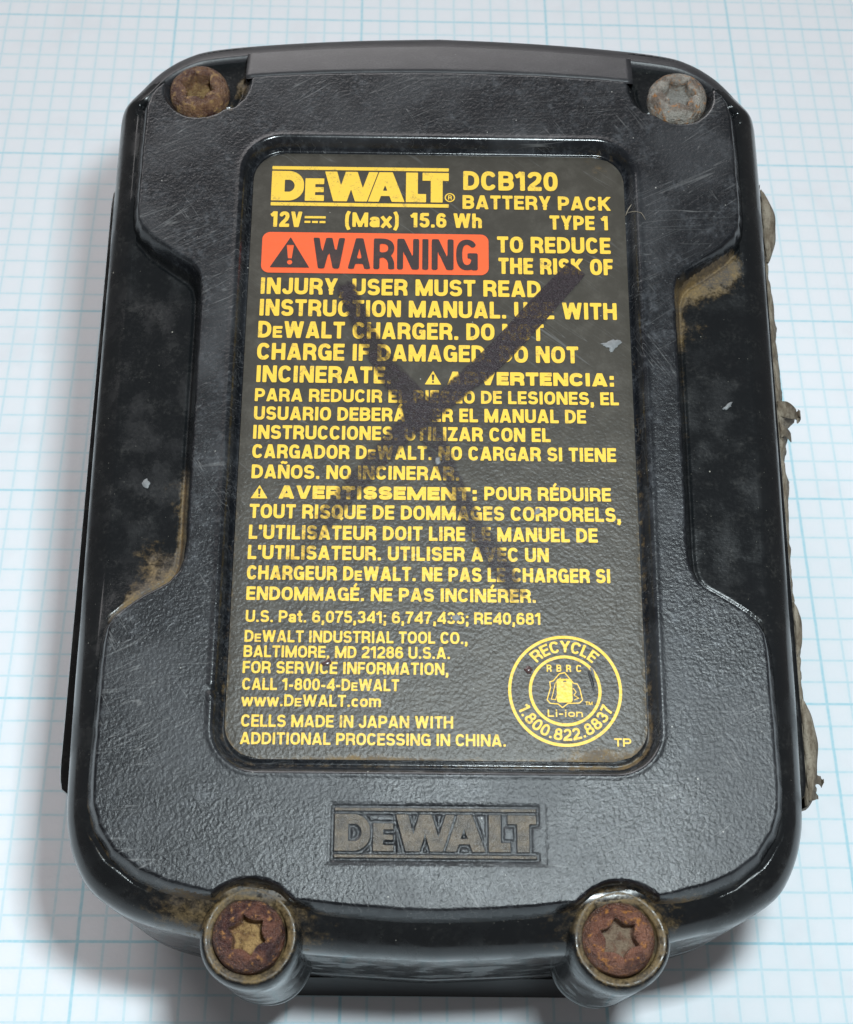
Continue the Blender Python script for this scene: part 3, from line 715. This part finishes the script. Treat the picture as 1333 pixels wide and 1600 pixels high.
def contour_mesh(X, Y, D):
    """inside (D<0) of a sampled field as polygons; returns verts, faces, boundary edges"""
    ny, nx = D.shape; V = []; F = []; E = []; cache = {}
    def vp(j, i):
        k = ('p', j, i)
        if k not in cache: cache[k] = len(V); V.append((X[0, i], Y[j, 0]))
        return cache[k]
    def ve(j, i, j2, i2):
        k = ('e', j, i, j2, i2) if (j, i) < (j2, i2) else ('e', j2, i2, j, i)
        if k not in cache:
            a, b = D[j, i], D[j2, i2]; t = a/(a-b); cache[k] = len(V)
            V.append((X[0, i]+(X[0, i2]-X[0, i])*t, Y[j, 0]+(Y[j2, 0]-Y[j, 0])*t))
        return cache[k]
    ins = D < 0
    full = ins[:-1, :-1] & ins[1:, :-1] & ins[:-1, 1:] & ins[1:, 1:]
    anyi = ins[:-1, :-1] | ins[1:, :-1] | ins[:-1, 1:] | ins[1:, 1:]
    for j in range(ny-1):
        i = 0
        while i < nx-1:
            if full[j, i]:
                i0 = i
                while i < nx-1 and full[j, i]: i += 1
                F.append((vp(j, i0), vp(j, i), vp(j+1, i), vp(j+1, i0)))
                continue
            if anyi[j, i]:
                cs = [(j, i), (j, i+1), (j+1, i+1), (j+1, i)]; poly = []; cut = []
                for q in range(4):
                    a, b = cs[q], cs[(q+1) % 4]
                    if ins[a]: poly.append(vp(*a))
                    if ins[a] != ins[b]: v = ve(*a, *b); poly.append(v); cut.append((v, ins[a]))
                if len(poly) > 2:
                    F.append(tuple(poly))
                    for q in range(len(cut)):
                        if cut[q][1] and not cut[(q+1) % len(cut)][1]: E.append((cut[q][0], cut[(q+1) % len(cut)][0]))
            i += 1
    return np.array(V), F, E
GC = {}
def glyph_mesh(ch, w, s, res=.05):
    key = (ch, round(w, 3), s, res)
    if key not in GC:
        if ch == 'e': s = s*.76
        S, clip, acc = glyph(ch, w, s)
        xs = np.arange(-.12, w+.12+res, res); ys = np.arange(-.28, 1.42, res)+.013
        X, Y = np.meshgrid(xs, ys)
        D = sd_strokes(X, Y, S, s)
        if clip: D = np.maximum(D, np.maximum(-Y, Y-1))
        if acc: D = np.minimum(D, sd_strokes(X, Y, acc, s*.75))
        GC[key] = contour_mesh(X, Y, D-.004)
    return GC[key]
WEIGHT = dict(b=.21, m=.185, w=.168, x=.285)
def text_mesh(txt, xl, xr, y, cap, style, place=None):
    s = WEIGHT[style]; gap = .085; wide = 1.28 if style == 'x' else 1.0
    ws = [GW[c]*wide for c in txt]
    if style == 'x': ws = [max(w, .30) for w in ws]
    fixed = 0.0; nat = sum(ws)+gap*(len(txt)-1)
    k = ((xr-xl)/cap)/nat
    V = []; F = []; x = 0.0
    for c, w in zip(txt, ws):
        w = w*k
        if c != ' ':
            gv, gf, _ = glyph_mesh(c, round(w, 3), s)
            b = len(V)
            for vx, vy in gv: V.append(place(x+vx, vy) if place else (xl+(x+vx)*cap, y+vy*cap))
            F += [tuple(i+b for i in f) for f in gf]
        x += w+gap*k
    return np.array(V), F
def jit(V, z=.035):
    return np.c_[V, np.full(len(V), z)]
LINES = [("DCB120",2.27,11.03,24.84,2.04,"b"),("BATTERY PACK",2.20,15.88,22.81,1.47,"b"),("12V",-15.40,-12.53,20.66,1.63,"b"),("(Max)",-8.60,-3.67,20.76,1.52,"b"),("15.6 Wh",-2.56,3.96,20.79,1.53,"b"),("TYPE 1",10.20,15.61,20.74,1.49,"b"),
 ("TO REDUCE",5.35,15.72,18.26,1.68,"b"),("THE RISK OF",5.45,15.86,16.05,1.66,"b"),("INJURY, USER MUST READ",-16.05,9.24,13.70,1.67,"b"),("INSTRUCTION MANUAL. USE WITH",-16.05,16.04,11.50,1.68,"b"),("DeWALT CHARGER. DO NOT",-16.06,9.44,9.30,1.66,"b"),("CHARGE IF DAMAGED. DO NOT",-16.06,12.47,7.12,1.65,"b"),("INCINERATE.",-16.04,-4.11,4.92,1.63,"b"),
 ("ADVERTENCIA:",0.82,15.60,4.88,1.28,"x"),("PARA REDUCIR EL RIESGO DE LESIONES, EL",-16.06,15.91,3.07,1.24,"b"),("USUARIO DEBERÁ LEER EL MANUAL DE",-16.06,12.98,1.28,1.29,"b"),("INSTRUCCIONES. UTILIZAR CON EL",-16.07,9.84,-0.53,1.31,"b"),("CARGADOR DeWALT. NO CARGAR SI TIENE",-16.04,15.48,-2.34,1.30,"b"),("DAÑOS. NO INCINERAR.",-16.01,1.89,-4.23,1.28,"b"),
 ("AVERTISSEMENT:",-13.62,3.43,-6.08,1.21,"x"),("POUR RÉDUIRE",4.03,14.91,-6.02,1.24,"b"),("TOUT RISQUE DE DOMMAGES CORPORELS,",-16.02,15.69,-7.89,1.29,"b"),("L'UTILISATEUR DOIT LIRE LE MANUEL DE",-15.99,13.64,-9.78,1.28,"b"),("L'UTILISATEUR. UTILISER AVEC UN",-15.99,9.44,-11.59,1.26,"b"),("CHARGEUR DeWALT. NE PAS LE CHARGER SI",-15.98,14.60,-13.40,1.25,"b"),("ENDOMMAGÉ. NE PAS INCINÉRER.".replace('INCINÉRER','INCINÉRER'),-15.94,8.30,-15.20,1.18,"b"),
 ("U.S. Pat. 6,075,341; 6,747,436; RE40,681",-15.90,8.66,-17.12,1.03,"m"),("DeWALT INDUSTRIAL TOOL CO.,",-15.91,2.57,-18.84,1.02,"m"),("BALTIMORE, MD 21286 U.S.A.",-15.93,1.12,-20.14,1.01,"m"),("FOR SERVICE INFORMATION,",-15.94,0.99,-21.51,1.03,"m"),("CALL 1-800-4-DeWALT",-15.91,-3.07,-22.91,1.00,"m"),("www.DeWALT.com",-15.91,-4.54,-24.26,0.99,"m"),("CELLS MADE IN JAPAN WITH",-15.85,1.36,-25.98,1.01,"m"),("ADDITIONAL PROCESSING IN CHINA.",-15.88,5.66,-27.42,0.99,"m"),("TP",14.43,15.81,-27.33,0.68,"m")]
for ln in LINES:
    V, F = text_mesh(*ln); mesh_obj('lettering', jit(V), F, 'yellow', label, smooth=False)

def shape(name, fn, x0, x1, y0, y1, res, mat, parent, z=.035, depth=0.0):
    X, Y = np.meshgrid(np.arange(x0, x1+res, res), np.arange(y0, y1+res, res)+res*.31)
    V, F, E = contour_mesh(X, Y, fn(X, Y)); n = len(V); V3 = np.c_[V, np.full(n, z)]
    if depth:
        V3 = np.vstack([V3, np.c_[V, np.full(n, z-depth)]]); F = list(F)+[(b, a, a+n, b+n) for a, b in E]
    return mesh_obj(name, V3, F, mat, parent, smooth=False)

shape('logotype', lambda X, Y: logo_sdf(X, Y, 1.0, 1.0, -15.5, 23.46), -15.8, 1.2, 22.7, 27.4, .055, 'yellow', label)
# registered mark, direct-current symbol
shape('lettering', lambda X, Y: np.abs(np.hypot(X-1.02, Y-24.0)-.42)-.055, .4, 1.6, 23.4, 24.6, .03, 'yellow', label)
V, F = text_mesh('R', .86, 1.2, 23.78, .45, 'm'); mesh_obj('lettering', jit(V), F, 'yellow', label, smooth=False)
def bars(X, Y):
    d = np.maximum(np.abs(X+11.36)-.97, np.abs(Y-21.72)-.12)
    for c in (-12.05, -11.36, -10.67): d = np.minimum(d, np.maximum(np.abs(X-c)-.27, np.abs(Y-21.22)-.11))
    return d
shape('direct_current_symbol', bars, -12.5, -10.2, 20.9, 22.1, .03, 'yellow', label)
# warning field
wf = shape('warning_field', lambda X, Y: sd_rrect(X, Y, -5.77, 18.0, 10.33, 2.11, .75), -16.3, 4.8, 15.7, 20.3, .09, 'orange', label, z=.035)
V, F = text_mesh("WARNING", -11.45, 3.56, 16.36, 3.18, "w"); mesh_obj('lettering', jit(V, .07), F, 'black_ink', label, smooth=False)
def warn_tri(cx, yb, h, w, inv=False):
    def f(X, Y):
        r = .12*h
        t = np.maximum(np.abs(X-cx)*(h/math.hypot(h, w/2))+(Y-yb)*((w/2)/math.hypot(h, w/2))-(w/2)*(h/math.hypot(h, w/2)), yb-Y)+r*.25
        t = t-r*.25
        stem = np.maximum(np.abs(X-cx)-(.055+.045*(Y-yb-.3*h)/(.42*h))*h, np.maximum(yb+.30*h-Y, Y-yb-.74*h))
        dot = np.hypot(X-cx, Y-yb-.175*h)-.075*h
        return np.maximum(t, -np.minimum(stem, dot))
    return f
shape('warning_triangle', warn_tri(-13.52, 16.42, 3.16, 3.6), -15.5, -11.5, 16.2, 19.8, .05, 'black_ink', label, z=.07)
shape('warning_triangle', warn_tri(-.44, 4.88, 1.32, 1.45), -1.3, .4, 4.7, 6.4, .028, 'yellow', label)
shape('warning_triangle', warn_tri(-15.27, -6.08, 1.22, 1.45), -16.1, -14.4, -6.2, -4.7, .028, 'yellow', label)
# recycling seal
CX, CY = 10.55, -22.72
for rad in (4.55, 2.86):
    shape('seal_ring', lambda X, Y, rad=rad: np.abs(np.hypot(X-CX, Y-CY)-rad)-.125, CX-5, CX+5, CY-5, CY+5, .06, 'yellow', label)
def on_arc(r0, a_mid, span, cap, total, inward):
    def f(x, y):
        u = x*cap/total-.5
        if not inward: a = math.radians(a_mid-u*span); r = r0+y*cap
        else: a = math.radians(a_mid+u*span); r = r0-y*cap
        return (CX+r*math.cos(a), CY+r*math.sin(a))
    return f
V, F = text_mesh('RECYCLE', 0, 5.2, 0, 1.0, 'm', on_arc(3.25, 90, 88, 1.0, 5.2, False)); mesh_obj('lettering', jit(V), F, 'yellow', label, smooth=False)
V, F = text_mesh('1.800.822.8837', 0, 9.2, 0, .98, 'm', on_arc(4.18, 270, 140, .98, 9.2, True)); mesh_obj('lettering', jit(V), F, 'yellow', label, smooth=False)
for tx_, a, b, y_, c in (('R', 9.07, 9.47, -21.13, .6), ('B', 9.88, 10.28, -21.13, .6), ('R', 10.68, 11.08, -21.13, .6), ('C', 11.5, 11.95, -21.13, .6), ('Li-ion', 9.08, 11.95, -24.92, .6), ('TM', 12.19, 12.77, -23.92, .30)):
    V, F = text_mesh(tx_, a, b, y_, c, 'm'); mesh_obj('lettering', jit(V), F, 'yellow', label, smooth=False)
def can(X, Y):
    d = sd_rrect(X, Y, 10.5, -22.72, .64, 1.0, .22)
    hole = np.hypot((X-10.53), (Y+21.93)*2.2)-.15
    return np.maximum(d, -hole)
shape('battery_symbol', can, 9.7, 11.3, -23.9, -21.5, .03, 'yellow', label)
def arrows(X, Y):
    tri = [(10.1, -21.3), (10.55, -21.2), (11.25, -22.1), (11.55, -22.15), (11.75, -22.55), (11.95, -23.5), (11.7, -23.75), (10.75, -23.8), (10.3, -24.15), (9.95, -23.85), (9.3, -23.8), (9.05, -23.5), (9.35, -22.5), (9.3, -22.0), (9.6, -21.9), (10.1, -21.3)]
    inn = [(10.2, -21.65), (9.75, -22.1), (9.55, -22.95), (9.4, -23.45), (9.75, -23.5), (9.85, -23.15)]
    inr = [(11.2, -22.5), (11.45, -22.85), (11.25, -23.1), (11.65, -23.35), (11.25, -23.5)]
    d = sd_strokes(X, Y, [tri], .085)
    return np.minimum(np.minimum(d, sd_strokes(X, Y, [inn], .06)), sd_strokes(X, Y, [inr], .06))
shape('arrow_triangle', arrows, 8.9, 12.1, -24.3, -21.0, .03, 'yellow', label, z=.05)

# moulded logotype below the label: raised letters, worn tan
shape('moulded_logotype', lambda X, Y: logo_sdf(X, Y, .975, .943, -8.05, -36.08)+.065, -8.4, 8.3, -36.9, -32.3, .055, 'tan', pack, z=.97, depth=.35)

# --- marker cross
def stroke(pts, hw, ink, z):
    P = catmull(pts, 10); n = len(P); d = np.gradient(P, axis=0); d /= np.linalg.norm(d, axis=1)[:, None]; nn = np.c_[-d[:, 1], d[:, 0]]
    s_ = np.linspace(0, 1, n); h = np.interp(s_, np.linspace(0, 1, len(hw)), hw); ik = np.interp(s_, np.linspace(0, 1, len(ink)), ink)
    m = 13; V = []; I = []; Eg = []
    for v in np.linspace(-1, 1, m):
        q = P+nn*(h*v*1.0)[:, None]; V.append(np.c_[q, np.full(n, z)]); I.append(ik)
        e = np.clip((abs(v)-.62)/.38, 0, 1)+np.clip((.025-np.minimum(s_, 1-s_))/.025, 0, 1); Eg.append(np.full(n, 1.0)*e)
    F = np.vstack([np.stack([r*n+np.arange(n-1), r*n+np.arange(1, n), (r+1)*n+np.arange(1, n), (r+1)*n+np.arange(n-1)], -1) for r in range(m-1)])
    mesh_obj('marker_stroke', np.vstack(V), F, 'marker', label, attrs={'ink': np.concatenate(I), 'edge': np.concatenate(Eg)})
stroke([(12.6, 16.7), (8.92, 12.3), (5.43, 8.1), (2.01, 4.7), (-1.91, 1.4), (-5.0, -2.1), (-8.41, -6.4), (-11.2, -10.4), (-13.5, -13.8)], [1.0, 1.15, 1.15, 1.1, 1.35, 1.25, 1.2, 1.1, .9], [1.75, 1.6, 1.4, 1.05, .92, .68, .62, .46, .32], .095)
stroke([(-8.6, 15.0), (-6.86, 10.7), (-4.79, 6.8), (-2.21, 3.2), (-.22, -.8), (1.34, -4.3), (2.82, -7.8), (4.97, -11.3), (7.2, -15.3)], [.95, 1.15, 1.35, 1.6, 1.4, 1.05, 1.05, 1.15, .95], [1.05, .66, .68, .86, .70, .60, .74, .84, .5], .12)

# --- small marks on the label and the cover
def fleck(name, pts, z, mat, parent, h=.06):
    P = np.array(catmull(pts, 4, True)); c = P.mean(0); n = len(P); jr = np.random.default_rng(len(pts)+int(abs(pts[0][0])*10))
    P = c+(P-c)*jr.uniform(.6, .95, (n, 1))
    V = np.vstack([np.c_[P, np.full(n, z)], np.c_[c+(P-c)*.8, np.full(n, z+h)], [[*c, z+h*1.1]]])
    F = [(i, (i+1) % n, n+(i+1) % n, n+i) for i in range(n)]+[(n+i, n+(i+1) % n, 2*n) for i in range(n)]
    return mesh_obj(name, V, F, mat, parent)
fleck('paint_fleck', [(14.3, 9.0), (15.1, 9.4), (16.2, 9.75), (16.5, 9.3), (15.9, 8.6), (15.3, 8.1), (15.1, 8.6)], .03, 'fleck', label)
fleck('paint_fleck', [(8.6, -6.6), (8.9, -6.9), (8.7, -7.3), (8.2, -7.4), (8.3, -7.0)], .06, 'fleck', label)
fleck('paint_fleck', [(-.3, -2.3), (.2, -1.9), (.3, -2.7), (-.1, -3.0)], .06, 'fleck', label)
fleck('paint_fleck', [(1.2, -16.4), (1.8, -16.2), (2.1, -16.7), (1.5, -17.0)], .06, 'fleck', label)
fleck('paint_fleck', [(-9.6, -20.6), (-8.9, -20.1), (-8.6, -20.7), (-9.3, -20.9)], .06, 'drop', label)
fleck('dried_drop', arc(7.55, -21.0, .44, 0, 330, 8), .05, 'drop', label, .16)
fleck('torn_film', [(12.35, -20.7), (12.75, -21.3), (13.0, -22.2), (13.0, -23.1), (12.75, -22.4), (12.5, -21.5)], .04, 'lower', label, .05)
fleck('torn_film', [(12.55, -20.55), (12.95, -21.0), (13.05, -22.0), (12.85, -21.4)], .06, 'fleck', label, .1)
def fibre(pts, r, mat='lint', parent=None):
    P = []
    pts = np.array(pts, float); N = len(pts)
    C2 = np.c_[catmull(pts[:, :2], 6), np.interp(np.linspace(0, N-1, (N-1)*6+1), np.arange(N), pts[:, 2])]
    V = []; n = len(C2)
    for i, c in enumerate(C2):
        d = C2[min(i+1, n-1)]-C2[max(i-1, 0)]; d /= np.linalg.norm(d); s_ = np.cross(d, (0, 0, 1)); s_ /= np.linalg.norm(s_)+1e-9; u = np.cross(s_, d)
        rr = r*(1-.6*abs(2*i/(n-1)-1)**4)
        for k in range(5): a = k*1.2566; V.append(c+s_*rr*math.cos(a)+u*rr*math.sin(a))
    F = [(5*i+k, 5*i+(k+1) % 5, 5*i+5+(k+1) % 5, 5*i+5+k) for i in range(n-1) for k in range(5)]+[(0, 1, 2, 3, 4), tuple(5*(n-1)+k for k in range(5))]
    return mesh_obj('lint_fibre', V, F, mat, parent)
fibre([(17.3, 22.4, .3), (17.9, 22.3, .8), (18.5, 21.9, 1.2), (18.9, 21.3, 1.0)], .025, 'lint', pack)
fibre([(17.7, 23.0, .9), (17.4, 22.6, .6), (17.2, 22.2, .2)], .045, 'lint', pack)
fleck('lint_speck', [(25.3, 3.6), (25.8, 4.2), (26.4, 4.6), (26.3, 4.0), (25.8, 3.6)], -1.95, 'fleck', pack, .12)
fleck('lint_speck', [(-25.8, -4.0), (-25.3, -3.5), (-24.9, -4.1), (-25.3, -4.6)], -1.95, 'fleck', pack, .05)
